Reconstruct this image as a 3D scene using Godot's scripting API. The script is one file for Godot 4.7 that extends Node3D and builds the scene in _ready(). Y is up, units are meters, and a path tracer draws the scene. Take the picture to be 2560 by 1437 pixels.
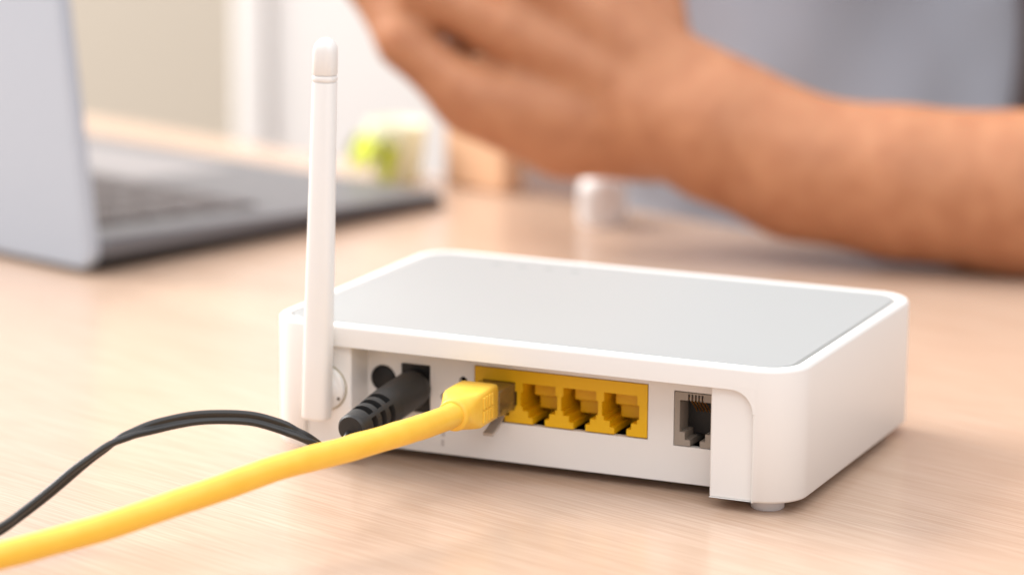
extends Node3D
# Lengths are written in millimetres and stored in metres.

const MM := 0.001
const UP := Vector3.UP
var base_of := {}
var taken := {}


# ---------------------------------------------------------------- shapes
class Shape:
	var st := SurfaceTool.new()
	var xf := Transform3D.IDENTITY

	func _init() -> void:
		st.begin(Mesh.PRIMITIVE_TRIANGLES)

	func tri(a: Vector3, b: Vector3, c: Vector3, out: Vector3, g := -1) -> void:
		var n := (b - a).cross(c - a)
		if n.length_squared() < 1e-12:
			return
		st.set_smooth_group(g)
		if n.dot(out) > 0.0:
			var k := b
			b = c
			c = k
		st.add_vertex(xf * a)
		st.add_vertex(xf * b)
		st.add_vertex(xf * c)

	func quad(a: Vector3, b: Vector3, c: Vector3, d: Vector3, out: Vector3, g := -1) -> void:
		var n := (c - a).cross(d - b)
		if n.dot(out) < 0.0:
			n = -n
		tri(a, b, c, n, g)
		tri(a, c, d, n, g)

	# rows of points joined into one skin; the side that looks away from the middle of the rows is the outside
	func loft(rows: Array, closed := true, g := 0, inward := false) -> void:
		var count: int = rows[0].size()
		var last := count if closed else count - 1
		var votes := 0.0
		for r in rows.size() - 1:
			var mid := Vector3.ZERO
			for k in count:
				mid += rows[r][k] + rows[r + 1][k]
			mid /= 2.0 * count
			for k in last:
				var m := (k + 1) % count
				var n: Vector3 = (rows[r + 1][m] - rows[r][k]).cross(rows[r + 1][k] - rows[r][m])
				votes += n.dot((rows[r][k] + rows[r + 1][m]) / 2.0 - mid)
		var s := -1.0 if (votes < 0.0) != inward else 1.0
		for r in rows.size() - 1:
			for k in last:
				var m := (k + 1) % count
				var a: Vector3 = rows[r][k]
				var b: Vector3 = rows[r][m]
				var c: Vector3 = rows[r + 1][m]
				var d: Vector3 = rows[r + 1][k]
				var n := (c - a).cross(d - b) * s
				tri(a, b, c, n, g)
				tri(a, c, d, n, g)

	func cap(row: PackedVector3Array, out: Vector3, g := -1) -> void:
		var mid := Vector3.ZERO
		for v in row:
			mid += v
		mid /= row.size()
		for k in row.size():
			tri(mid, row[k], row[(k + 1) % row.size()], out, g)

	# a flat outline (x, y) at depth z, with holes cut by nothing: any simple polygon
	func flat(outline: PackedVector2Array, z: float, out: Vector3) -> void:
		var ids := Geometry2D.triangulate_polygon(outline)
		for k in range(0, ids.size(), 3):
			var p := [outline[ids[k]], outline[ids[k + 1]], outline[ids[k + 2]]]
			tri(Vector3(p[0].x, p[0].y, z), Vector3(p[1].x, p[1].y, z), Vector3(p[2].x, p[2].y, z), out)

	func box(mn: Vector3, mx: Vector3, e := 0.0) -> void:
		var c := (mn + mx) / 2.0
		var h := (mx - mn) / 2.0
		e = minf(e, 0.49 * minf(h.x, minf(h.y, h.z)) * 2.0)
		var p := func(sx: float, sy: float, sz: float, ax: int) -> Vector3:
			var v := Vector3(sx * h.x, sy * h.y, sz * h.z)
			for k in 3:
				if k != ax:
					v[k] -= signf(v[k]) * e
			return c + v
		var sg := [[-1, -1], [1, -1], [1, 1], [-1, 1]]
		for ax in 3:
			for s in [-1.0, 1.0]:
				var q := []
				for t in sg:
					var w := [0.0, 0.0, 0.0]
					w[ax] = s
					w[(ax + 1) % 3] = t[0]
					w[(ax + 2) % 3] = t[1]
					q.append(p.call(w[0], w[1], w[2], ax))
				var o := Vector3.ZERO
				o[ax] = s
				quad(q[0], q[1], q[2], q[3], o)
		if e <= 0.0:
			return
		for ax in 3:
			var b1 := (ax + 1) % 3
			var b2 := (ax + 2) % 3
			for t in sg:
				var w0 := [0.0, 0.0, 0.0]
				w0[b1] = t[0]
				w0[b2] = t[1]
				var w1 := w0.duplicate()
				w0[ax] = -1.0
				w1[ax] = 1.0
				var o := Vector3.ZERO
				o[b1] = t[0]
				o[b2] = t[1]
				quad(p.call(w0[0], w0[1], w0[2], b1), p.call(w1[0], w1[1], w1[2], b1), p.call(w1[0], w1[1], w1[2], b2), p.call(w0[0], w0[1], w0[2], b2), o)
		for sx in [-1.0, 1.0]:
			for sy in [-1.0, 1.0]:
				for sz in [-1.0, 1.0]:
					tri(p.call(sx, sy, sz, 0), p.call(sx, sy, sz, 1), p.call(sx, sy, sz, 2), Vector3(sx, sy, sz))

	# a round body along an axis: profile of (distance along, radius)
	func turned(profile: Array, at: Vector3, axis: Vector3, n := 40, g := 0) -> void:
		axis = axis.normalized()
		var u := axis.cross(Vector3(0.31, 0.87, 0.4)).normalized()
		var v := axis.cross(u)
		var rows := []
		for q in profile:
			var row := PackedVector3Array()
			for k in n:
				var a := TAU * k / n
				row.append(at + axis * q.x + (u * cos(a) + v * sin(a)) * q.y)
			rows.append(row)
		loft(rows, true, g)
		if profile[0].y > 0.001:
			cap(rows[0], -axis)
		if profile[-1].y > 0.001:
			cap(rows[-1], axis)

	# a rounded rectangle w x h standing in the xy plane, t thick along z, all edges rounded by e
	func slab(w: float, h: float, r: float, t: float, e: float, at := Vector3.ZERO, n := 8) -> void:
		var rows := []
		var steps := 4
		for s in 2:
			for k in steps + 1:
				var a := (PI / 2.0) * k / steps
				var inset := e * (1.0 - (sin(a) if s == 0 else cos(a)))
				var z := e * (1.0 - cos(a)) if s == 0 else t - e * (1.0 - sin(a))
				rows.append(Shape.ring(w, h, r, inset, z, at, n))
		loft(rows, true, 0)
		cap(rows[0], Vector3.FORWARD)
		cap(rows[-1], Vector3.BACK)

	static func ring(w: float, h: float, r: float, inset: float, z: float, at: Vector3, n := 8) -> PackedVector3Array:
		var row := PackedVector3Array()
		var q := maxf(r - inset, 0.01)
		for c in 4:
			var cx := inset + q if c in [1, 2] else w - inset - q
			var cy := inset + q if c in [2, 3] else h - inset - q
			for k in n + 1:
				var a := PI / 2.0 * (c + float(k) / n)
				row.append(at + Vector3(cx + q * cos(a), cy + q * sin(a), z))
		return row

	func tube(path: PackedVector3Array, radius: Callable, n := 20, g := 0) -> void:
		var rows := []
		var u := Vector3.ZERO
		for i in path.size():
			var t := (path[mini(i + 1, path.size() - 1)] - path[maxi(i - 1, 0)]).normalized()
			u = (t.cross(UP) if u == Vector3.ZERO else u - t * u.dot(t)).normalized()
			var v := t.cross(u)
			var row := PackedVector3Array()
			for k in n:
				var a := TAU * k / n
				row.append(path[i] + (u * cos(a) + v * sin(a)) * float(radius.call(float(i) / (path.size() - 1), a)))
			rows.append(row)
		loft(rows, true, g)
		cap(rows[0], path[0] - path[1])
		cap(rows[-1], path[-1] - path[-2])


func curve(points: Array, per := 10) -> PackedVector3Array:
	var out := PackedVector3Array()
	for i in points.size() - 1:
		var a: Vector3 = points[maxi(i - 1, 0)]
		var b: Vector3 = points[i]
		var c: Vector3 = points[i + 1]
		var d: Vector3 = points[mini(i + 2, points.size() - 1)]
		for k in per:
			var t := float(k) / per
			out.append(b.cubic_interpolate(c, a, d, t))
	out.append(points[-1])
	return out


# ---------------------------------------------------------------- naming
func named(called: String) -> String:
	taken[called] = taken.get(called, -1) + 1
	return called if taken[called] == 0 else "%s_%03d" % [called, taken[called]]


func tag(o: Node3D, label: String, category: String, group := "") -> Node3D:
	o.set_meta("label", label)
	o.set_meta("category", category)
	if group:
		o.set_meta("group", group)
	return o


# AT: its base in the world. Shapes of its parts are given in world places, or in its own axes when own is true.
func thing(called: String, label: String, category: String, at := Vector3.ZERO, turn := 0.0, own := false) -> Node3D:
	var o := Node3D.new()
	o.name = named(called)
	add_child(o)
	o.position = at * MM
	o.rotation.y = turn
	base_of[o] = Vector3.ZERO if own else at
	return tag(o, label, category)


func part(called: String, s: Shape, m: Material, parent: Node3D) -> MeshInstance3D:
	var o := MeshInstance3D.new()
	s.st.generate_normals()
	var mesh := s.st.commit()
	var off: Vector3 = base_of.get(parent, Vector3.ZERO)
	var a := mesh.surface_get_arrays(0)
	var v: PackedVector3Array = a[Mesh.ARRAY_VERTEX]
	for k in v.size():
		v[k] = (v[k] - off) * MM
	a[Mesh.ARRAY_VERTEX] = v
	var done := ArrayMesh.new()
	done.add_surface_from_arrays(Mesh.PRIMITIVE_TRIANGLES, a)
	done.surface_set_material(0, m)
	o.mesh = done
	o.name = called
	parent.add_child(o, true)
	base_of[o] = off
	return o


func structure(called: String, s: Shape, m: Material) -> MeshInstance3D:
	var o := part(called, s, m, self)
	o.set_meta("kind", "structure")
	return o


# a box with pieces cut out of it, in one mesh
func carved(called: String, mn: Vector3, mx: Vector3, m: Material, cuts: Array, parent: Node3D) -> CSGCombiner3D:
	var o := CSGCombiner3D.new()
	o.name = called
	var off: Vector3 = base_of[parent]
	var whole := CSGBox3D.new()
	whole.name = "whole"
	whole.size = (mx - mn) * MM
	whole.position = ((mn + mx) / 2.0 - off) * MM
	whole.material = m
	o.add_child(whole)
	for cut in cuts:
		cut.operation = CSGShape3D.OPERATION_SUBTRACTION
		cut.position = (cut.position - off) * MM
		cut.set("material", m)
		if cut is CSGBox3D:
			cut.size *= MM
		elif cut is CSGCylinder3D:
			cut.radius *= MM
			cut.height *= MM
		else:
			var outline := PackedVector2Array()
			for q in cut.polygon:
				outline.append(q * MM)
			cut.polygon = outline
			cut.depth *= MM
		o.add_child(cut, true)
	parent.add_child(o, true)
	base_of[o] = off
	return o


func cut_box(mn: Vector3, mx: Vector3) -> CSGBox3D:
	var c := CSGBox3D.new()
	c.name = "cut"
	c.size = mx - mn
	c.position = (mn + mx) / 2.0
	return c


func cut_hole(x: float, y: float, z: float, r: float, deep: float) -> CSGCylinder3D:
	var c := CSGCylinder3D.new()
	c.name = "cut"
	c.radius = r
	c.height = deep * 2.0
	c.sides = 28
	c.rotation.x = PI / 2.0
	c.position = Vector3(x, y, z)
	return c


func cut_outline(outline: PackedVector2Array, front: float, deep: float) -> CSGPolygon3D:
	var c := CSGPolygon3D.new()
	c.name = "cut"
	c.polygon = outline
	c.depth = deep
	c.position = Vector3(0, 0, front)
	return c


# ---------------------------------------------------------------- materials
func look(r: float, g: float, b: float, rough := 0.5, spec := 0.5) -> StandardMaterial3D:
	var m := StandardMaterial3D.new()
	m.albedo_color = Color(r, g, b)
	m.roughness = rough
	m.metallic_specular = spec
	return m


func noise(freq: float, seed_ := 1, octaves := 4) -> FastNoiseLite:
	var n := FastNoiseLite.new()
	n.noise_type = FastNoiseLite.TYPE_SIMPLEX_SMOOTH
	n.seed = seed_
	n.frequency = freq
	n.fractal_octaves = octaves
	return n


func texture(freq: float, from: Color, to: Color, seed_ := 1, w := 512, h := 512, octaves := 4) -> NoiseTexture2D:
	var t := NoiseTexture2D.new()
	t.width = w
	t.height = h
	t.seamless = true
	t.noise = noise(freq, seed_, octaves)
	var g := Gradient.new()
	g.set_color(0, from)
	g.set_color(1, to)
	t.color_ramp = g
	return t


func fine_relief(m: StandardMaterial3D, per_metre: float, amount_cm: float, freq := 0.05, seed_ := 3) -> StandardMaterial3D:
	m.uv1_triplanar = true
	m.uv1_scale = Vector3.ONE * per_metre
	m.heightmap_enabled = true
	m.heightmap_scale = amount_cm
	m.heightmap_texture = texture(freq, Color.BLACK, Color.WHITE, seed_, 512, 512)
	return m


# ---------------------------------------------------------------- flesh
# bones: [from, to, radius, radius]; one smooth skin round all of them, as surface nets
func flesh(s: Shape, bones: Array, cell: float, blend: float) -> void:
	var lo := Vector3.INF
	var hi := -Vector3.INF
	for b in bones:
		var r := Vector3.ONE * (maxf(b[2], b[3]) + blend * 4.0 + cell * 2.0)
		lo = lo.min(b[0] - r).min(b[1] - r)
		hi = hi.max(b[0] + r).max(b[1] + r)
	var n := Vector3i(((hi - lo) / cell).ceil()) + Vector3i.ONE
	var row := n.x
	var layer := n.x * n.y
	var field := PackedFloat32Array()
	field.resize(layer * n.z)
	var near := PackedByteArray()
	near.resize(layer * n.z)
	var band := cell * 2.2
	var todo := PackedInt32Array()
	for b in bones:
		var pa: Vector3 = b[0]
		var ab: Vector3 = b[1] - pa
		var len2 := maxf(ab.length_squared(), 1e-6)
		var ra: float = b[2]
		var rb: float = b[3] - ra
		var reach := maxf(b[2], b[3]) + blend * 4.0
		var a := Vector3i(((pa.min(b[1]) - Vector3.ONE * reach - lo) / cell).floor())
		var z := Vector3i(((pa.max(b[1]) + Vector3.ONE * reach - lo) / cell).ceil())
		for k in range(a.z, z.z + 1):
			for j in range(a.y, z.y + 1):
				for i in range(a.x, z.x + 1):
					var p := lo + Vector3(i, j, k) * cell - pa
					var t := clampf(p.dot(ab) / len2, 0.0, 1.0)
					var d := (p - ab * t).length() - ra - rb * t
					if d < blend * 4.0:
						var id := i + j * row + k * layer
						field[id] += exp(-d / blend) if d > -6.0 * blend else 400.0
						if near[id] == 0 and d > -band - blend * 2.0:
							near[id] = 1
							todo.append(id)
	var corner := [0, 1, row, row + 1, layer, layer + 1, layer + row, layer + row + 1]
	var edges := [[0, 1], [2, 3], [4, 5], [6, 7], [0, 2], [1, 3], [4, 6], [5, 7], [0, 4], [1, 5], [2, 6], [3, 7]]
	var where := {}
	for id in todo:
		for back in corner:
			var c: int = id - back
			if where.has(c) or c < 0:
				continue
			var v := []
			var inside := 0
			for o in corner:
				var f := -blend * log(maxf(field[mini(c + o, field.size() - 1)], 1e-5))
				v.append(f)
				inside += int(f < 0.0)
			if inside == 0 or inside == 8:
				continue
			var sum := Vector3.ZERO
			var hits := 0
			for e in edges:
				if (v[e[0]] < 0.0) != (v[e[1]] < 0.0):
					var t: float = v[e[0]] / (v[e[0]] - v[e[1]])
					var q0 := Vector3(e[0] & 1, (e[0] >> 1) & 1, e[0] >> 2)
					var q1 := Vector3(e[1] & 1, (e[1] >> 1) & 1, e[1] >> 2)
					sum += q0.lerp(q1, t)
					hits += 1
			where[c] = lo + (Vector3(c % row, (c / row) % n.y, c / layer) + sum / hits) * cell
	var steps := [1, row, layer]
	for c in where:
		for ax in 3:
			var f0 := field[c]
			var f1 := field[c + steps[ax]]
			if (f0 > 1.0) == (f1 > 1.0):
				continue
			var u: int = steps[(ax + 1) % 3]
			var w: int = steps[(ax + 2) % 3]
			if not (where.has(c - u) and where.has(c - w) and where.has(c - u - w)):
				continue
			var out := Vector3.ZERO
			out[ax] = 1.0 if f0 > 1.0 else -1.0
			s.quad(where[c], where[c - u], where[c - u - w], where[c - w], out, 0)


func chain(points: Array, radii: Array) -> Array:
	var out := []
	for k in points.size() - 1:
		out.append([points[k], points[k + 1], radii[k], radii[k + 1]])
	return out


# ---------------------------------------------------------------- the scene
func area_light(called: String, at: Vector3, towards: Vector3, size: Vector2, energy: float, color: Color) -> void:
	var l := AreaLight3D.new()
	l.name = called
	l.area_size = size
	l.light_energy = energy
	l.light_color = color
	l.shadow_enabled = true
	add_child(l)
	l.look_at_from_position(at, towards, UP if absf((towards - at).normalized().y) < 0.98 else Vector3.BACK)


func _ready() -> void:
	# camera: a 134 mm lens, focused on the back of the router
	var cam := Camera3D.new()
	cam.name = "camera"
	var lens := CameraAttributesPhysical.new()
	lens.frustum_focal_length = 133.87
	lens.frustum_focus_distance = 0.893
	lens.exposure_aperture = 7.4
	lens.frustum_near = 0.05
	lens.frustum_far = 60.0
	cam.attributes = lens
	cam.fov = 10.245
	cam.near = 0.05
	cam.far = 60.0
	cam.transform = Transform3D(Basis(Vector3(0.91359, 0.0059, -0.4066), Vector3(-0.09057, 0.97773, -0.18932), Vector3(0.39643, 0.20979, 0.89377)), Vector3(439.12, 248.31, 810.9) * MM)
	add_child(cam)
	cam.current = true

	var env := Environment.new()
	env.background_mode = Environment.BG_COLOR
	env.background_color = Color(0.60, 0.61, 0.64)
	env.tonemap_mode = Environment.TONE_MAPPER_LINEAR
	env.tonemap_exposure = 1.36
	env.sdfgi_enabled = true
	env.ssao_enabled = true
	env.ssil_enabled = true
	var we := WorldEnvironment.new()
	we.name = "surroundings"
	we.environment = env
	add_child(we)

	# large window light from left and behind; overhead and front fills are added
	area_light("window_light", Vector3(-1.45, 1.0, -0.33), Vector3(0.0, 0.0, -0.1), Vector2(1.1, 1.0), 4.6, Color(1.0, 0.985, 0.97))
	area_light("overhead_fill", Vector3(0.2, 1.9, 0.3), Vector3(0.2, 0.0, 0.3), Vector2(3.6, 3.4), 5.0, Color(1.0, 0.99, 0.985))
	area_light("front_fill", Vector3(1.15, 1.2, 1.45), Vector3(0.08, 0.0, -0.1), Vector2(2.0, 1.6), 1.1, Color(1.0, 0.99, 0.985))

	room()
	table()
	router()
	power_cord()
	ethernet_cable()
	laptop()
	small_things()
	person()


func room() -> void:
	# the far wall, square to the line of sight of someone at the desk
	var turn := deg_to_rad(23.9)
	var m := look(0.77, 0.735, 0.68, 0.8, 0.3)
	var s := Shape.new()
	s.xf = Transform3D(Basis(UP, turn), Vector3(-640, 0, -1560))
	s.box(Vector3(-2500, -740, -100), Vector3(2500, 1800, 0))
	structure("wall", s, m)
	var f := Shape.new()
	f.box(Vector3(-3500, -800, -2600), Vector3(3500, -741, 2500))
	structure("floor", f, look(0.70, 0.62, 0.54, 0.6))
	# white door in its frame, angle set to catch more of the window light
	var d := thing("door", "white door with a pale frame strip standing behind the laptop and the hand", "door", Vector3(-499, -740, -896), deg_to_rad(7.0), true)
	var white := look(0.93, 0.92, 0.905, 0.5)
	var strip := Shape.new()
	strip.box(Vector3(0, 0, -20), Vector3(20, 2000, 14), 3.0)
	part("frame", strip, white, d)
	var panel := Shape.new()
	panel.box(Vector3(20.5, 0, -20), Vector3(185, 2000, 8), 2.0)
	part("door_panel", panel, white, d)


func table() -> void:
	var wood := StandardMaterial3D.new()
	wood.albedo_texture = texture(0.16, Color(0.72, 0.602, 0.515), Color(0.815, 0.72, 0.64), 5, 1024, 1024, 4)
	wood.detail_enabled = true
	wood.detail_blend_mode = BaseMaterial3D.BLEND_MODE_MUL
	wood.detail_albedo = texture(0.02, Color(0.975, 0.968, 0.96), Color(1, 1, 1), 9, 512, 512, 3)
	wood.uv1_triplanar = true
	wood.uv1_scale = Vector3(1.0 / 7.0, 1.0 / 0.2, 1.0 / 0.20)
	wood.uv1_offset = Vector3(0.2, 0, 0.37)
	wood.roughness = 0.22
	wood.heightmap_enabled = true
	wood.heightmap_scale = 0.004
	wood.heightmap_texture = texture(0.09, Color.BLACK, Color.WHITE, 21, 1024, 1024, 3)
	# its own x runs along the far edge, its own z towards the camera
	var t := thing("desk", "pale wooden desk with fine straight grain carrying the router and the laptop", "desk", Vector3(136, -740, -349), -deg_to_rad(18.7), true)
	var s := Shape.new()
	s.box(Vector3(-1150, 715, 0), Vector3(650, 740, 800), 1.2)
	part("desk_top", s, wood, t)
	var leg := look(0.75, 0.75, 0.76, 0.4)
	for x in [-1100, 550]:
		for z in [40, 710]:
			var l := Shape.new()
			l.box(Vector3(x, 0, z), Vector3(x + 50, 714.5, z + 50), 2.0)
			part("leg", l, leg, t)


# ---------------------------------------------------------------- router
const RW := 165.0
const RD := 114.0


func plan(inset: float, y: float) -> PackedVector3Array:
	# from the right end of the back, round the right side, the far side and the left side, to the left end of the back
	var row := PackedVector3Array()
	var q := 12.0 - inset
	var mids := [Vector2(RW - 12, -12), Vector2(RW - 12, -RD + 12), Vector2(12, -RD + 12), Vector2(12, -12)]
	for c in 4:
		for k in 13:
			var a := PI / 2.0 - PI / 2.0 * (c + k / 12.0)
			row.append(Vector3(mids[c].x + q * cos(a), y, mids[c].y + q * sin(a)))
	return row


func router() -> void:
	var r := thing("router", "white router with a grey top panel, one antenna and a row of yellow ports", "router", Vector3(82.5, 0, -57))
	var white := look(0.925, 0.915, 0.90, 0.34, 0.5)
	fine_relief(white, 60.0, 0.0012, 0.08, 3)
	var s := Shape.new()
	var rows := []
	for q in [[3.4, 1.3], [3.7, 0.5], [4.4, 0.0], [35.3, 0.0]]:
		var row := PackedVector3Array([Vector3(152.3, q[0], -3.0), Vector3(152.3, q[0], -0.5), Vector3(152.55, q[0], -0.25)])
		row.append_array(plan(q[1], q[0]))
		row.append_array([Vector3(12.45, q[0], -0.25), Vector3(12.7, q[0], -0.5), Vector3(12.7, q[0], -3.0)])
		rows.append(row)
	s.loft(rows, false, 1)
	rows = []
	rows.append(plan(0, 35.3))
	for k in 7:
		var a := PI / 2.0 * k / 6.0
		rows.append(plan(1.3 * (1.0 - cos(a)), 40.5 + 1.3 * sin(a)))
	rows.append(plan(3.1, 41.8))
	rows.append(plan(3.35, 41.6))
	rows.append(plan(3.45, 38.4))
	var upper := Shape.new()
	s.loft(rows.slice(0, 9), true, 1)
	s.loft(rows.slice(8), true, 2)
	# underside, with the notch of the port bay
	var under := PackedVector2Array()
	for v in plan(1.3, 0):
		under.append(Vector2(v.x, v.z))
	for v in [Vector2(27.3, -1.3), Vector2(27.3, -14), Vector2(139.4, -14), Vector2(139.4, -1.3)]:
		under.append(v)
	var ids := Geometry2D.triangulate_polygon(under)
	for k in range(0, ids.size(), 3):
		var p := []
		for j in 3:
			p.append(Vector3(under[ids[k + j]].x, 3.42, under[ids[k + j]].y))
		s.tri(p[0], p[1], p[2], Vector3.DOWN)
	# the lip over the ports, its lower edge rounded, and the roof of the bay
	var lip := []
	for q in [[35.95, 0.0], [35.6, -0.06], [35.38, -0.25], [35.3, -0.6], [35.3, -13.6]]:
		lip.append(PackedVector3Array([Vector3(12.4, q[0], q[1]), Vector3(152.6, q[0], q[1])]))
	for k in lip.size() - 1:
		s.quad(lip[k][0], lip[k][1], lip[k + 1][1], lip[k + 1][0], Vector3(0, -1, 0.6), 3)
	s.quad(Vector3(12, 35.3, -0.002), Vector3(153, 35.3, -0.002), Vector3(153, 35.95, -0.002), Vector3(12, 35.95, -0.002), Vector3.BACK)
	# rounded inner corners of the back opening
	for side in [-1.0, 1.0]:
		var cx: float = 82.5 + side * 69.9
		var arc := []
		for k in 11:
			var a := PI / 2.0 * k / 10.0
			arc.append(Vector2(cx - side * 6.5 * (1.0 - cos(a)), 28.8 + 6.5 * sin(a)))
		var poly := PackedVector2Array(arc)
		poly.append_array(PackedVector2Array([Vector2(cx - side * 6.5, 36.2), Vector2(cx + side * 0.7, 36.2), Vector2(cx + side * 0.7, 28.8)]))
		s.flat(poly, 0.012, Vector3.BACK)
		for k in 10:
			s.quad(Vector3(arc[k].x, arc[k].y, 0.012), Vector3(arc[k + 1].x, arc[k + 1].y, 0.012), Vector3(arc[k + 1].x, arc[k + 1].y, -2.2), Vector3(arc[k].x, arc[k].y, -2.2), Vector3(-side, -1, 0), 4)
	part("shell", s, white, r)

	# two blocks that close the back left and right of the port bay
	var rb := Shape.new()
	rb.box(Vector3(139.4, 3.4, -30), Vector3(152.29, 35.29, -1.8), 0.4)
	part("rear_block", rb, white, r)
	var lb := Shape.new()
	lb.box(Vector3(12.71, 3.4, -30), Vector3(27.3, 35.29, -1.8), 0.4)
	part("rear_block", lb, white, r)

	# top panel, a little below the rim
	var glass := look(0.63, 0.64, 0.638, 0.36, 0.42)
	var tp := Shape.new()
	rows = []
	for q in [[4.45, 38.6], [4.45, 41.3], [4.55, 41.6], [4.85, 41.68]]:
		rows.append(plan(q[0], q[1]))
	tp.loft(rows, true, 0)
	tp.cap(rows[-1], UP)
	var panel := part("top_panel", tp, glass, r)
	var faint := look(0.58, 0.59, 0.59, 0.42, 0.35)
	for k in 4:
		var i := Shape.new()
		i.turned([Vector2(0, 1.5), Vector2(0.02, 1.45)], Vector3(30.0 + 9.0 * k, 41.69, -99.5), UP, 20)
		part("indicator_light", i, faint, panel)

	# port bay: the recessed panel with its openings
	var plate := carved("port_panel", Vector3(27.3, 3.0, -15.0), Vector3(139.4, 35.28, -13.0), white, [
		cut_box(Vector3(61.85, 14.55, -20), Vector3(116.35, 30.85, -10)),
		cut_box(Vector3(38.25, 14.6, -20), Vector3(47.65, 29.15, -10)),
		cut_box(Vector3(124.15, 13.75, -20), Vector3(137.35, 29.85, -10)),
		cut_hole(58.3, 25.6, -13, 1.35, 5), cut_hole(52.3, 20.1, -13, 1.35, 5), cut_hole(32.4, 23.7, -13, 4.15, 5),
	], r)
	var dark := look(0.06, 0.065, 0.06, 0.6)
	var inner := Shape.new()
	inner.box(Vector3(28, 4, -60), Vector3(139, 35, -29.5))
	part("dark_backing", inner, dark, r)  # added dark box so the openings in front of it look black

	var yellow := look(0.915, 0.71, 0.015, 0.42)
	var cuts := []
	var cuts2 := []
	var y0 := 15.0
	for k in 4:
		var c := 69.75 + 12.72 * k
		var o := PackedVector2Array()
		for q in [[-1.9, -2.0], [-1.9, 1.9], [-3.3, 1.9], [-3.3, 3.7], [-5.15, 3.7], [-5.15, 5.0], [-5.75, 5.0], [-5.75, 9.3], [-5.15, 9.3], [-5.15, 12.0]]:
			o.append(Vector2(c + q[0], y0 + q[1]))
		for i in range(9, -1, -1):
			o.append(Vector2(2.0 * c - o[i].x, o[i].y))
		cuts.append(cut_outline(o, -11.0, 14.0))
		cuts2.append(cut_outline(o, -11.0, 15.0))
	var block := carved("ethernet_socket_block", Vector3(62.1, y0, -15.6), Vector3(116.1, 30.6, -12.85), yellow, cuts, r)
	carved("socket_lining", Vector3(62.2, y0 + 0.1, -29.0), Vector3(116.0, 30.5, -15.65), yellow, cuts2, block)
	var copper := look(0.80, 0.55, 0.22, 0.35)
	copper.metallic = 0.8
	for k in range(1, 4):
		var c := 69.75 + 12.72 * k
		var carrier := Shape.new()
		carrier.box(Vector3(c - 3.9, 22.4, -24.0), Vector3(c + 5.1, 26.9, -18.5), 0.3)
		part("contact_carrier", carrier, yellow, block)
		var lower := Shape.new()
		lower.box(Vector3(c - 3.0, 18.2, -24.6), Vector3(c + 5.1, 22.3, -20.5), 0.3)
		part("contact_carrier", lower, yellow, block)

	# black square power socket and round power button
	var black := look(0.045, 0.042, 0.04, 0.45)
	carved("power_socket", Vector3(38.5, 14.85, -29.0), Vector3(47.4, 28.9, -12.8), black, [cut_hole(43, 22.3, -13, 3.9, 9)], r)
	var button := Shape.new()
	button.turned([Vector2(-6, 3.95), Vector2(0.3, 3.95), Vector2(0.7, 3.7), Vector2(0.9, 3.2), Vector2(0.9, 0.0)], Vector3(32.4, 23.7, -13.3), Vector3.BACK, 36)
	part("power_button", button, black, r)

	# grey telephone socket, half behind the right block
	var grey := look(0.61, 0.57, 0.525, 0.45)
	var oc := PackedVector2Array()
	for q in [[129.2, 11.0], [129.2, 15.8], [127.6, 15.8], [127.6, 18.0], [126.0, 18.0], [126.0, 27.3], [135.4, 27.3], [135.4, 18.0], [133.8, 18.0], [133.8, 15.8], [132.2, 15.8], [132.2, 11.0]]:
		oc.append(Vector2(q[0], q[1]))
	var rj := [cut_outline(oc, -11.0, 14.0)]
	for k in 5:
		rj.append(cut_box(Vector3(128.4 + 1.02 * k, 27.0, -20), Vector3(129.0 + 1.02 * k, 29.2, -10)))
	var phone := carved("telephone_socket", Vector3(124.4, 14.0, -29.0), Vector3(137.1, 29.6, -12.9), grey, rj, r)
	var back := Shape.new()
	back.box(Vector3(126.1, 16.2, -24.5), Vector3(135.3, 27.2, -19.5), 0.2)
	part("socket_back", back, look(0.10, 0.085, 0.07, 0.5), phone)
	for j in 5:
		var wire := Shape.new()
		var x := 128.7 + 1.02 * j
		wire.tube(curve([Vector3(x, 28.2, -13.8), Vector3(x, 27.2, -14.4), Vector3(x, 24.0, -18.5), Vector3(x, 20.2, -21.8)], 5), func(_t, _a): return 0.2, 8)
		part("contact", wire, copper, phone)

	# a small faint grey printed mark below the pin holes
	var ink := look(0.80, 0.78, 0.765, 0.6)
	for k in 2:
		var mark := Shape.new()
		mark.box(Vector3(51.2, 8.2 - 2.9 * k, -13.0), Vector3(52.5 - 0.3 * k, 9.9 - 2.6 * k, -12.985))
		part("printed_mark", mark, ink, r)

	# feet
	for q in [Vector2(154.0, -9.8), Vector2(11.0, -9.8), Vector2(154.0, -104.0), Vector2(11.0, -104.0)]:
		var foot := Shape.new()
		foot.turned([Vector2(0, 4.3), Vector2(0.35, 4.7), Vector2(3.6, 4.7)], Vector3(q.x, 0, q.y), UP, 36)
		part("foot", foot, look(0.90, 0.88, 0.87, 0.5), r)

	antenna(r, white)


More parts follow.
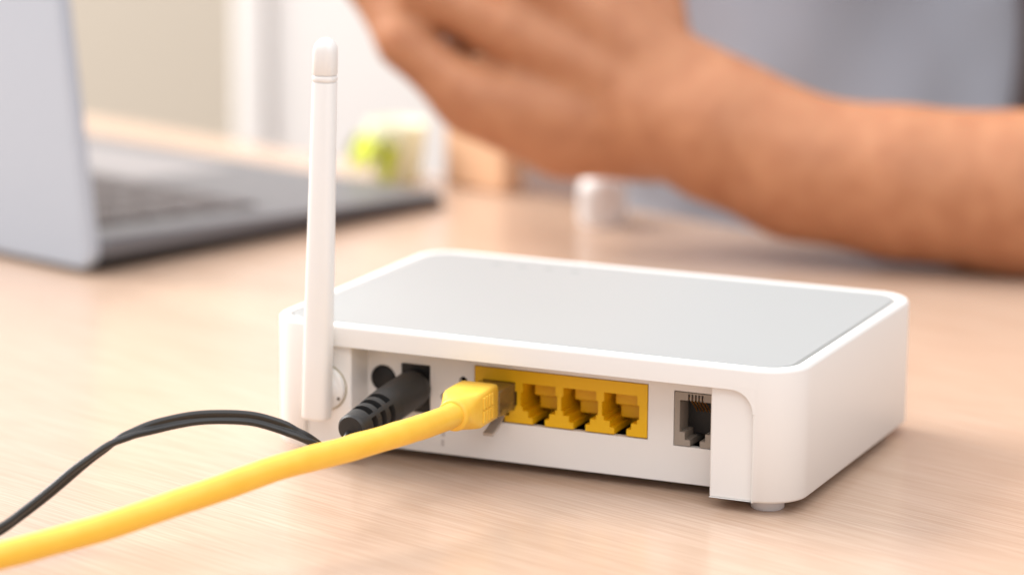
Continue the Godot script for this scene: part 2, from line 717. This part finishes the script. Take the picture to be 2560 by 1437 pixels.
func antenna(r: Node3D, white: Material) -> void:
	# a flattened bar that leans slightly to the right and narrows upwards
	var lower := Vector3(19.3, 14.2, 4.6)
	var axis := Vector3(3.1, 108.0, -1.0).normalized()
	var section := func(h: float, w: float, d: float, row: PackedVector3Array) -> void:
		var c := lower + axis * h
		for k in 48:
			var a := TAU * k / 48.0
			var p := Vector2(pow(absf(cos(a)), 0.66) * signf(cos(a)), pow(absf(sin(a)), 0.66) * signf(sin(a)))
			row.append(c + Vector3(p.x * w, 0, p.y * d))
	var shape := func(list: Array) -> Shape:
		var s := Shape.new()
		var rows := []
		for q in list:
			var row := PackedVector3Array()
			section.call(q[0], q[1], q[2], row)
			rows.append(row)
		s.loft(rows, true, 0)
		s.cap(rows[0], -axis)
		s.cap(rows[-1], axis)
		return s
	var body := part("antenna", shape.call([[0.0, 3.6, 2.7], [0.25, 4.0, 3.1], [0.8, 4.2, 3.3], [20.0, 4.2, 3.3], [30.0, 4.15, 3.25], [98.9, 3.4, 2.95], [99.15, 3.32, 2.87]]), white, r)
	var band: Array = [[99.2, 3.18, 2.73], [99.5, 3.18, 2.73]]
	part("antenna_groove", shape.call(band), white, body)
	part("antenna_band", shape.call([[99.55, 3.3, 2.85], [99.7, 3.4, 2.95], [100.9, 3.4, 2.95], [101.05, 3.3, 2.85]]), white, body)
	part("antenna_groove", shape.call([[101.1, 3.18, 2.73], [101.4, 3.18, 2.73]]), white, body)
	var tip := [[101.45, 3.3, 2.85], [101.6, 3.4, 2.95], [108.0, 3.35, 2.9]]
	for k in range(1, 9):
		var a := PI / 2.0 * k / 8.0
		tip.append([108.0 + 4.0 * sin(a), maxf(3.35 * cos(a), 0.05), maxf(2.9 * cos(a), 0.04)])
	part("antenna_tip", shape.call(tip), white, body)
	# the round hinge on the left block
	var hinge := Shape.new()
	hinge.turned([Vector2(0, 6.6), Vector2(1.6, 6.6), Vector2(1.95, 6.3), Vector2(2.0, 5.6), Vector2(2.4, 4.6), Vector2(3.0, 4.2), Vector2(3.3, 3.0)], Vector3(19.0, 22.2, -1.85), Vector3.BACK, 48)
	part("hinge", hinge, white, body)
	var rim := Shape.new()
	rim.turned([Vector2(0, 7.0), Vector2(0.12, 7.0), Vector2(0.121, 6.5)], Vector3(19.0, 22.2, -1.79), Vector3.BACK, 48)
	part("hinge_seam", rim, look(0.62, 0.57, 0.45, 0.6), body)
	var pin := Shape.new()
	pin.turned([Vector2(0, 0.5), Vector2(0.1, 0.45)], Vector3(24.2, 19.6, 0.2), Vector3(0.3, 0, 1), 16)
	part("hinge_pin", pin, look(0.30, 0.24, 0.18, 0.5), body)


# ---------------------------------------------------------------- cables
func power_cord() -> void:
	var t := thing("power_cord", "black power plug in the square socket with a flat twin cord arching left", "power cord", Vector3(42.5, 0, 20))
	var rubber := look(0.145, 0.143, 0.142, 0.5, 0.5)
	fine_relief(rubber, 90.0, 0.002, 0.1, 7)
	var a := Vector3(43.0, 22.3, -12.6)
	var b := Vector3(42.0, 18.6, 27.5)
	var path := PackedVector3Array()
	var stops := []
	for k in 61:
		stops.append(k / 60.0)
	for c in [0.60, 0.72, 0.84]:
		stops.append_array([c - 0.032, c - 0.03, c + 0.03, c + 0.032])
	stops.sort()
	for u in stops:
		path.append(a.lerp(b, u))
	var plug := Shape.new()
	plug.tube(path, func(v: float, ang: float) -> float:
		var u: float = stops[roundi(v * (stops.size() - 1))]
		var rad := 5.6
		if u < 0.06:
			rad = 5.1 + 0.5 * (u / 0.06)
		elif u > 0.45:
			rad = 5.6 - 1.25 * (u - 0.45) / 0.55
		if u > 0.985:
			rad -= 0.5 * (u - 0.985) / 0.015
		# slots of the strain relief, in four rows
		var turnd := fposmod(ang + PI / 4.0 + 0.12, PI / 2.0) - PI / 4.0
		if absf(turnd) < 0.6:
			for c in [0.60, 0.72, 0.84]:
				if absf(u - c) < 0.031:
					rad -= 3.4
		return rad, 96, -1)
	var pl := part("plug", plug, rubber, t)
	var barrel := Shape.new()
	barrel.turned([Vector2(0, 2.7), Vector2(8, 2.7)], a, a - b, 24)
	part("barrel", barrel, look(0.6, 0.6, 0.6, 0.3), pl)

	# the flat cord: two round leads side by side, twisting once
	var pts := curve([Vector3(42.0, 17.4, 26.5), Vector3(43.2, 14.5, 34), Vector3(45.5, 15.5, 44), Vector3(43.6, 21.2, 52.5), Vector3(39.4, 24.3, 56.1), Vector3(34.5, 26.4, 57.9), Vector3(27.3, 28.2, 60.7), Vector3(18.2, 28.9, 66.8), Vector3(11.3, 28.2, 72.2), Vector3(4.5, 26.6, 80.1), Vector3(-0.1, 24.3, 87.1), Vector3(-5.4, 19.3, 95.1), Vector3(-10.5, 13.3, 103.3), Vector3(-14.2, 8.9, 111.6), Vector3(-16.0, 6.6, 118.6), Vector3(-20, 4.0, 130), Vector3(-40, 2.6, 165), Vector3(-90, 2.6, 215)], 12)
	var twist := [[0.0, 0.2], [0.22, 0.5], [0.30, 1.25], [0.42, 1.5], [0.49, 1.1], [0.555, 0.1], [0.61, -0.75], [0.68, -1.1], [0.82, -1.1], [1.0, -0.4]]
	var rows := []
	for i in pts.size():
		var u := float(i) / (pts.size() - 1)
		var tan := (pts[mini(i + 1, pts.size() - 1)] - pts[maxi(i - 1, 0)]).normalized()
		var e2 := tan.cross(UP).normalized()
		var e1 := e2.cross(tan).normalized()
		var phi := 0.0
		for k in twist.size() - 1:
			if u >= twist[k][0] and u <= twist[k + 1][0]:
				phi = lerpf(twist[k][1], twist[k + 1][1], smoothstep(0, 1, (u - twist[k][0]) / (twist[k + 1][0] - twist[k][0])))
		var wide := e1 * sin(phi) + e2 * cos(phi)
		var thin := tan.cross(wide)
		var row := PackedVector3Array()
		for k in 36:
			var ang := TAU * k / 36.0
			# a figure of eight lying on its side
			var x := 2.02 * cos(ang)
			var lobe := sqrt(maxf(0.0, 0.94 - pow(absf(x) - 1.05, 2.0)))
			row.append(pts[i] + wide * x + thin * maxf(lobe, 0.32 if absf(x) < 1.2 else 0.0) * (1.0 if sin(ang) >= 0 else -1.0))
		rows.append(row)
	var cord := Shape.new()
	cord.loft(rows, true, 0)
	cord.cap(rows[-1], pts[-1] - pts[-2])
	part("cord", cord, look(0.12, 0.118, 0.118, 0.33, 0.5), t)


func ethernet_cable() -> void:
	var t := thing("ethernet_cable", "yellow network cable with a moulded boot plugged into the first yellow port", "network cable", Vector3(70, 0, 20))
	var pvc := look(0.965, 0.735, 0.20, 0.42, 0.5)
	pvc.uv1_triplanar = true
	pvc.uv1_scale = Vector3.ONE * 25.0
	pvc.albedo_color = Color.WHITE
	pvc.albedo_texture = texture(0.02, Color(0.945, 0.74, 0.23), Color(0.965, 0.785, 0.30), 4, 256, 256)
	pvc.subsurf_scatter_enabled = true
	pvc.subsurf_scatter_strength = 0.05
	var pts := curve([Vector3(71.6, 24.9, 18), Vector3(71.7, 25.3, 26), Vector3(71.0, 25.8, 38), Vector3(68.0, 26.0, 52.5), Vector3(60.1, 24.5, 67), Vector3(50.3, 23.0, 85), Vector3(36.4, 18.5, 104), Vector3(20.8, 13.9, 128), Vector3(6.0, 11.3, 152), Vector3(-9.0, 8.7, 176), Vector3(-40, 4.6, 214), Vector3(-90, 3.6, 260)], 14)
	var lumps := noise(0.06, 12, 2)
	var c := Shape.new()
	c.tube(pts, func(u: float, a: float) -> float: return 3.5 + 0.2 * lumps.get_noise_2d(u * 200.0, cos(a) * 9.0), 28)
	part("sheath", c, pvc, t)

	# moulded boot: square behind the plug, tapering to a round neck
	var boot := Shape.new()
	var rows := []
	for q in [[-1.5, 5.8, 5.0, 0.0], [-1.25, 6.05, 5.25, 0.0], [6.0, 6.05, 5.25, 0.0], [13.0, 6.0, 5.2, 0.0], [16.0, 5.6, 5.0, 0.2], [19.0, 5.0, 4.75, 0.6], [20.5, 4.75, 4.65, 0.85], [22.3, 4.65, 4.65, 1.0], [23.1, 4.3, 4.3, 1.0], [23.2, 3.2, 3.2, 1.0]]:
		var row := PackedVector3Array()
		var bend := clampf((q[0] - 2.0) / 20.0, 0.0, 1.0)
		var mid := Vector3(68.7 + 2.9 * bend, 23.8 + 1.2 * bend, q[0])
		for k in 48:
			var a := TAU * k / 48.0
			var e := lerpf(0.2, 1.0, q[3])
			row.append(mid + Vector3(q[1] * pow(absf(cos(a)), e) * signf(cos(a)), q[2] * pow(absf(sin(a)), e) * signf(sin(a)), 0))
		rows.append(row)
	boot.loft(rows, true, 0)
	boot.cap(rows[0], Vector3.FORWARD)
	for k in 4:
		for j in 2:
			for side in [-1.0, 1.0]:
				var z := 3.0 + 2.7 * k
				var bend := clampf((z - 2.0) / 20.0, 0.0, 1.0)
				var x: float = 68.7 + 2.9 * bend + side * (5.95 - 0.05 * bend)
				boot.box(Vector3(x - 0.62, 20.1 + 4.1 * j + 1.2 * bend, z), Vector3(x + 0.62, 23.5 + 4.1 * j + 1.2 * bend, z + 1.15), 0.15)
	part("boot", boot, pvc, t)

	# the clear plug, not quite pushed home
	var clear := look(0.62, 0.50, 0.30, 0.08)
	clear.transparency = BaseMaterial3D.TRANSPARENCY_ALPHA
	clear.albedo_color.a = 0.5
	var plug := Shape.new()
	plug.box(Vector3(64.1, 18.9, -22), Vector3(75.0, 26.8, -1.55), 0.3)
	var pl := part("plug", plug, clear, t)
	var core := Shape.new()
	core.box(Vector3(65.4, 20.0, -21), Vector3(73.6, 25.0, -2.0), 0.8)
	part("wire_core", core, look(0.25, 0.18, 0.06, 0.5), pl)
	var latch := Shape.new()
	var line := curve([Vector3(70.2, 18.6, -20), Vector3(70.2, 17.3, -13.5), Vector3(70.2, 15.4, -10.5), Vector3(70.2, 13.9, -7.5), Vector3(70.2, 12.9, -4.2)], 5)
	var lrows := []
	for i in line.size():
		var tan := (line[mini(i + 1, line.size() - 1)] - line[maxi(i - 1, 0)]).normalized()
		var nn := Vector3(1, 0, 0).cross(tan)
		var w := 1.5
		lrows.append(PackedVector3Array([line[i] + Vector3(w, 0, 0) + nn * 0.45, line[i] - Vector3(w, 0, 0) + nn * 0.45, line[i] - Vector3(w, 0, 0) - nn * 0.45, line[i] + Vector3(w, 0, 0) - nn * 0.45]))
	latch.loft(lrows, true, -1)
	latch.cap(lrows[-1], Vector3.BACK)
	part("latch", latch, look(0.72, 0.68, 0.64, 0.2), pl)


# ---------------------------------------------------------------- laptop
func laptop() -> void:
	var t := thing("laptop", "open silver laptop seen from behind its lid, left of the router", "laptop", Vector3(-178.5, 0, -200.5), -deg_to_rad(17.3), true)
	var silver := look(0.70, 0.745, 0.80, 0.42, 0.5)
	silver.metallic = 0.1
	var deck := look(0.44, 0.44, 0.455, 0.45)
	deck.metallic = 0.3
	var dark := look(0.13, 0.12, 0.12, 0.5)
	# base: a wedge, thick at the hinge, thin at the front; own -z runs to the front edge
	var b := Shape.new()
	var rows := []
	for q in [[0.0, 2.2], [0.35, 0.4], [1.0, 0.0], [1.0, 0.0], [0.35, 0.4], [0.0, 2.2]]:
		rows.append(Shape.ring(318, 194, 7, q[1], 0, Vector3(-318, 0, 0), 6))
	for i in 6:
		for k in rows[i].size():
			var v: Vector3 = rows[i][k]
			var f := v.y / 194.0
			var low := lerpf(5.6, 2.6, f)
			var high := lerpf(14.0, 5.2, f)
			var y: float = [low, low + 0.5, low + 1.4, high - 1.2, high - 0.35, high][i]
			rows[i][k] = Vector3(v.x, y, -v.y)
	b.loft(rows, true, 0)
	b.cap(rows[0], Vector3.DOWN)
	b.cap(rows[5], UP)
	var base := part("base", b, deck, t)
	var bottom := Shape.new()
	bottom.xf = Transform3D(Basis(Vector3.RIGHT, atan2(-3.0, 194.0)), Vector3(0, 5.55, 0))
	bottom.box(Vector3(-317, -2.4, -193), Vector3(-1, 0, -1), 1.0)
	for q in [Vector2(-300, -15), Vector2(-20, -15), Vector2(-300, -180), Vector2(-20, -180)]:
		var rest := Shape.new()
		rest.turned([Vector2(0, 5.5), Vector2(3.0 if q.y > -100.0 else 0.9, 5.8)], Vector3(q.x, 0, q.y), UP, 20)
		part("foot", rest, dark, base)
	part("underside", bottom, dark, base)  # dark plate, enlarged to stand in for the shadow under the base
	var slope := Basis(Vector3.RIGHT, -atan2(8.8, 194.0))
	var well := Shape.new()
	well.xf = Transform3D(slope, Vector3(0, 14.0, 0))
	well.box(Vector3(-300, 0.0, -104), Vector3(-18, 0.15, -16))
	part("keyboard_well", well, look(0.30, 0.28, 0.28, 0.6), base)
	var keys := Shape.new()
	keys.box(Vector3(0, 0, 0), Vector3(16.6, 1.3, 14.6), 0.5)
	var key_mat := look(0.28, 0.25, 0.255, 0.5)
	var first := part("key", keys, key_mat, base)
	for j in 5:
		for i in 15:
			var key: MeshInstance3D = first if i + j == 0 else first.duplicate()
			if i + j > 0:
				key.name = "key_%03d" % (j * 15 + i)
				base.add_child(key, true)
			key.transform = Transform3D(slope, (Vector3(0, 14.0, 0) + slope * Vector3(-298.0 + 18.6 * i, 0.2, -33.5 - 17.2 * j)) * MM)
	var pad := Shape.new()
	pad.xf = well.xf
	pad.box(Vector3(-215, 0.02, -172), Vector3(-105, 0.2, -112), 0.05)
	part("trackpad", pad, look(0.56, 0.55, 0.56, 0.35), base)
	# lid, leaning a little towards the camera
	var tilt := Basis(Vector3.RIGHT, deg_to_rad(7.0))
	var l := Shape.new()
	l.xf = Transform3D(tilt, Vector3(-319, 2.5, -1.0))
	l.slab(320, 205, 8, 6.0, 1.6)
	var lid := part("lid", l, silver, t)
	var screen := Shape.new()
	screen.xf = l.xf
	screen.box(Vector3(6, 18, -0.4), Vector3(314, 199, -0.02))
	part("screen", screen, look(0.03, 0.03, 0.035, 0.1), lid)
	var hinge := Shape.new()
	hinge.turned([Vector2(0, 4.0), Vector2(250, 4.0)], Vector3(-285, 9.0, -3.5), Vector3.RIGHT, 20)
	part("hinge", hinge, dark, t)


# ---------------------------------------------------------------- small things beyond
func small_things() -> void:
	var c := thing("bottle_cap", "small white cap standing on the desk under the hand", "cap", Vector3(-48, 0, -378))
	var s := Shape.new()
	s.turned([Vector2(0, 9.4), Vector2(0.6, 9.8), Vector2(15, 9.5), Vector2(18.0, 8.6), Vector2(19.4, 6.8), Vector2(19.9, 4.0), Vector2(20, 0.0)], Vector3(-48, 0, -378), UP, 40)
	var cap := part("body", s, look(0.955, 0.955, 0.955, 0.35), c)
	for k in 28:
		var rib := Shape.new()
		rib.xf = Transform3D(Basis(UP, TAU * k / 28.0), Vector3(-48, 0, -378))
		rib.box(Vector3(9.3, 1.2, -0.4), Vector3(10.0, 14.0, 0.4), 0.1)
		part("grip_rib", rib, look(0.955, 0.955, 0.955, 0.35), cap)

	var at := Vector3(-166, 0, -428)
	var p := thing("potted_plant", "small pale pot with bright lime leaves on the far edge of the desk", "plant", at)
	var pot := Shape.new()
	pot.turned([Vector2(0, 9.5), Vector2(1, 10.3), Vector2(24, 13.0), Vector2(26, 13.2), Vector2(26.2, 12.4), Vector2(22, 11.6), Vector2(21.5, 0.0)], at, UP, 40)
	var china := look(0.965, 0.965, 0.89, 0.5)
	china.backlight_enabled = true
	china.backlight = Color(0.8, 0.8, 0.73)
	part("pot", pot, china, p)
	var leaf_mat := look(0.80, 0.84, 0.10, 0.5)
	leaf_mat.backlight_enabled = true
	leaf_mat.backlight = Color(0.4, 0.42, 0.05)
	var rng := RandomNumberGenerator.new()
	rng.seed = 8
	for k in 11:
		var ang := rng.randf_range(2.9, 5.0)
		var dirv := Vector3(cos(ang), 0, -sin(ang))
		var root := at + dirv * 9.0 + Vector3(0, 17, 0)
		var mid := root + dirv * rng.randf_range(6, 9) + Vector3(0, rng.randf_range(-2, 4), 0)
		var tip := mid + dirv * rng.randf_range(2, 7) + Vector3(0, rng.randf_range(-14, -6), 0)
		var line := curve([root, mid, tip], 6)
		var leaf := Shape.new()
		var rows := []
		for i in line.size():
			var u := float(i) / (line.size() - 1)
			var wid := 4.2 * sin(PI * clampf(u * 0.92 + 0.06, 0, 1))
			var side := dirv.cross(UP) * wid
			rows.append(PackedVector3Array([line[i] - side, line[i] + Vector3(0, 0.5, 0), line[i] + side, line[i] - Vector3(0, 0.4, 0)]))
		leaf.loft(rows, true, 0)
		part("leaf", leaf, leaf_mat, p)

	var bl := thing("standin_block", "pale peach stand-in block at the desk edge between plant and hand", "block", Vector3(-127, 0, -424), -deg_to_rad(18.7), true)  # added stand-in for a peach shape left unidentified
	var bs := Shape.new()
	bs.box(Vector3(-18, 0, -14), Vector3(18, 62, 0), 1.5)
	part("body", bs, look(0.94, 0.77, 0.62, 0.5), bl)

	# dark upholstered chair behind the person
	var ch := thing("chair", "dark brown chair back behind the person in grey", "chair", Vector3(-163, -740, -790), -deg_to_rad(24.0), true)
	var cloth := look(0.52, 0.44, 0.41, 0.85, 0.3)
	fine_relief(cloth, 12.0, 0.02, 0.1, 31)
	var bk := Shape.new()
	bk.xf = Transform3D(Basis.IDENTITY, Vector3(-170, 480, -60))
	bk.slab(420, 480, 40, 50, 14)
	part("backrest", bk, cloth, ch)
	var seat := Shape.new()
	seat.xf = Transform3D(Basis(Vector3.RIGHT, -PI / 2.0), Vector3(-170, 430, 10))
	seat.xf.origin.z += 380
	seat.slab(420, 400, 40, 55, 16)
	part("seat", seat, cloth, ch)
	for x in [-140, 210]:
		for z in [-20, 340]:
			var leg := Shape.new()
			leg.turned([Vector2(0, 11), Vector2(432, 17)], Vector3(x, 0, z), UP, 16)
			part("leg", leg, look(0.2, 0.14, 0.1, 0.5), ch)


# ---------------------------------------------------------------- person
func person() -> void:
	var p := thing("person", "person in a grey shirt with a bare forearm on the desk and the hand raised", "person", Vector3(-20, -300, -560))
	var skin := look(0.82, 0.60, 0.48, 0.5, 0.4)
	skin.albedo_color = Color.WHITE
	skin.albedo_texture = texture(0.012, Color(0.66, 0.435, 0.305), Color(0.755, 0.535, 0.39), 17, 512, 512)
	skin.uv1_triplanar = true
	skin.uv1_scale = Vector3.ONE * 11.0
	skin.subsurf_scatter_enabled = true
	skin.subsurf_scatter_strength = 0.12
	var bones := []
	# near arm: shoulder, elbow, wrist
	bones += chain([Vector3(10, 250, -550), Vector3(150, 130, -470), Vector3(206, 33, -400)], [50, 44, 34])
	bones += chain([Vector3(206, 29, -398), Vector3(165, 29, -377), Vector3(132, 29.5, -358), Vector3(87, 32, -348), Vector3(48, 36, -342), Vector3(16, 48, -340), Vector3(-3, 57, -341)], [32, 33.5, 31, 29, 27.5, 27, 25])
	bones += chain([Vector3(16, 48, -333), Vector3(-12, 54, -331)], [22, 20])
	# palm and fingers
	bones += chain([Vector3(-6, 47, -336), Vector3(-77, 61, -305), Vector3(-101, 80, -301), Vector3(-121, 101, -310), Vector3(-138, 116, -323)], [15, 12, 9.6, 8.4, 7.0])
	bones += chain([Vector3(-2, 56, -336), Vector3(-64, 86, -314), Vector3(-95, 100.5, -306), Vector3(-119, 121, -315), Vector3(-136, 139, -331)], [15, 11, 9.6, 8.8, 7.4])
	bones += chain([Vector3(0, 65, -339), Vector3(-53, 104, -324), Vector3(-83, 125, -316), Vector3(-109, 145, -325), Vector3(-127, 162, -341)], [15, 11, 9.8, 8.8, 7.5])
	bones += chain([Vector3(-5, 70, -345), Vector3(-47, 120, -342), Vector3(-69, 143, -335), Vector3(-92, 162, -341), Vector3(-109, 177, -352)], [14, 11, 9.8, 8.6, 7.2])
	bones += chain([Vector3(-12, 66, -357), Vector3(-28, 97, -379), Vector3(-46, 127, -393), Vector3(-69, 145, -396)], [12, 11.5, 10.5, 8.5])
	bones += chain([Vector3(-12, 44, -346), Vector3(-63, 50, -327)], [17, 13])
	bones += chain([Vector3(-14, 44, -341), Vector3(-43, 46, -326), Vector3(-72, 57, -308)], [18, 18, 14])
	bones += chain([Vector3(4, 63, -344), Vector3(38, 46, -341)], [18, 22])
	bones += chain([Vector3(-30, 76, -346), Vector3(-52, 96, -340)], [16, 13])
	# far arm: elbow behind the hand, wrist on the desk, fingers up behind the near hand
	bones += chain([Vector3(-60, 250, -745), Vector3(-150, 120, -690), Vector3(-172, 22, -605)], [48, 38, 28])
	bones += chain([Vector3(-172, 22, -605), Vector3(-130, 40, -520), Vector3(-82, 66, -440)], [26, 25, 20])
	for k in 4:
		var dx := 4.0 * k
		var dy := 9.0 * k
		bones += chain([Vector3(-82 + dx * 0.5, 66 + dy * 0.5, -438), Vector3(-66 + dx, 84 + dy, -392), Vector3(-70 + dx, 92 + dy, -368), Vector3(-84 + dx, 98 + dy, -356)], [14, 9.8, 8.8, 7.4])
	bones += chain([Vector3(-84, 80, -436), Vector3(-92, 102, -410), Vector3(-88, 118, -388)], [13, 10, 8])
	bones += chain([Vector3(-80, 80, -320), Vector3(-104, 95, -322), Vector3(-118, 110, -327)], [7, 7, 6.5])
	# shoulders, inside the shirt
	bones += chain([Vector3(10, 250, -550), Vector3(-30, 262, -640), Vector3(-60, 250, -745)], [45, 60, 45])
	var s := Shape.new()
	flesh(s, bones, 3.3, 1.7)
	var body := part("body", s, skin, p)

	# shirt: a torso with hanging folds, and short sleeves
	var cotton := look(0.77, 0.785, 0.825, 0.9, 0.2)
	cotton.rim_enabled = true
	cotton.rim = 0.3
	fine_relief(cotton, 30.0, 0.01, 0.12, 41)
	var wob := noise(0.012, 55, 3)
	var shirt := Shape.new()
	var rows := []
	for j in 46:
		var y := -260.0 + 12.5 * j
		var wide := 62.0 + 4.0 * sin((y + 200.0) / 200.0)
		var deep := 140.0 + 10.0 * sin(y / 130.0)
		if y > 240.0:
			var f := (y - 240.0) / 62.5
			wide *= sqrt(maxf(1.0 - f * f * 0.75, 0.05))
			deep *= sqrt(maxf(1.0 - f * f * 0.6, 0.05))
		var row := PackedVector3Array()
		for k in 96:
			var a := TAU * k / 96.0
			var fold := 10.0 * wob.get_noise_2d(a * 60.0, y * 0.35) + 4.5 * sin(a * 7.0 + y * 0.03 + 2.0 * sin(y * 0.01)) * (0.6 + 0.4 * sin(a * 3.0 + y * 0.02))
			var v := Vector3(cos(a) * (wide + fold), 0, sin(a) * (deep + fold))
			row.append(Vector3(-45, y, -640) + Basis(UP, -0.3) * v)
		rows.append(row)
	shirt.loft(rows, true, 0)
	shirt.cap(rows[-1], UP)
	shirt.cap(rows[0], Vector3.DOWN)
	for arm in [[Vector3(10, 245, -545), Vector3(90, 172, -510)], [Vector3(-60, 245, -745), Vector3(-70, 165, -715)]]:
		shirt.tube(curve(arm, 14), func(u: float, a: float) -> float: return 58.0 - 3.0 * u + 3.0 * sin(a * 5.0 + u * 4.0), 32, 5)
	part("shirt", shirt, cotton, p)
	var denim := look(0.17, 0.17, 0.21, 0.85, 0.3)
	var trousers := Shape.new()
	var legs := []
	for side in [-1.0, 1.0]:
		legs += chain([Vector3(side * 75, -250, -640 + side * -25), Vector3(side * 90 - 90, -240, -290)], [85, 66])
		legs += chain([Vector3(side * 90 - 90, -240, -290), Vector3(side * 90 - 95, -690, -330)], [64, 46])
	flesh(trousers, legs, 14.0, 8.0)
	part("trousers", trousers, denim, p)
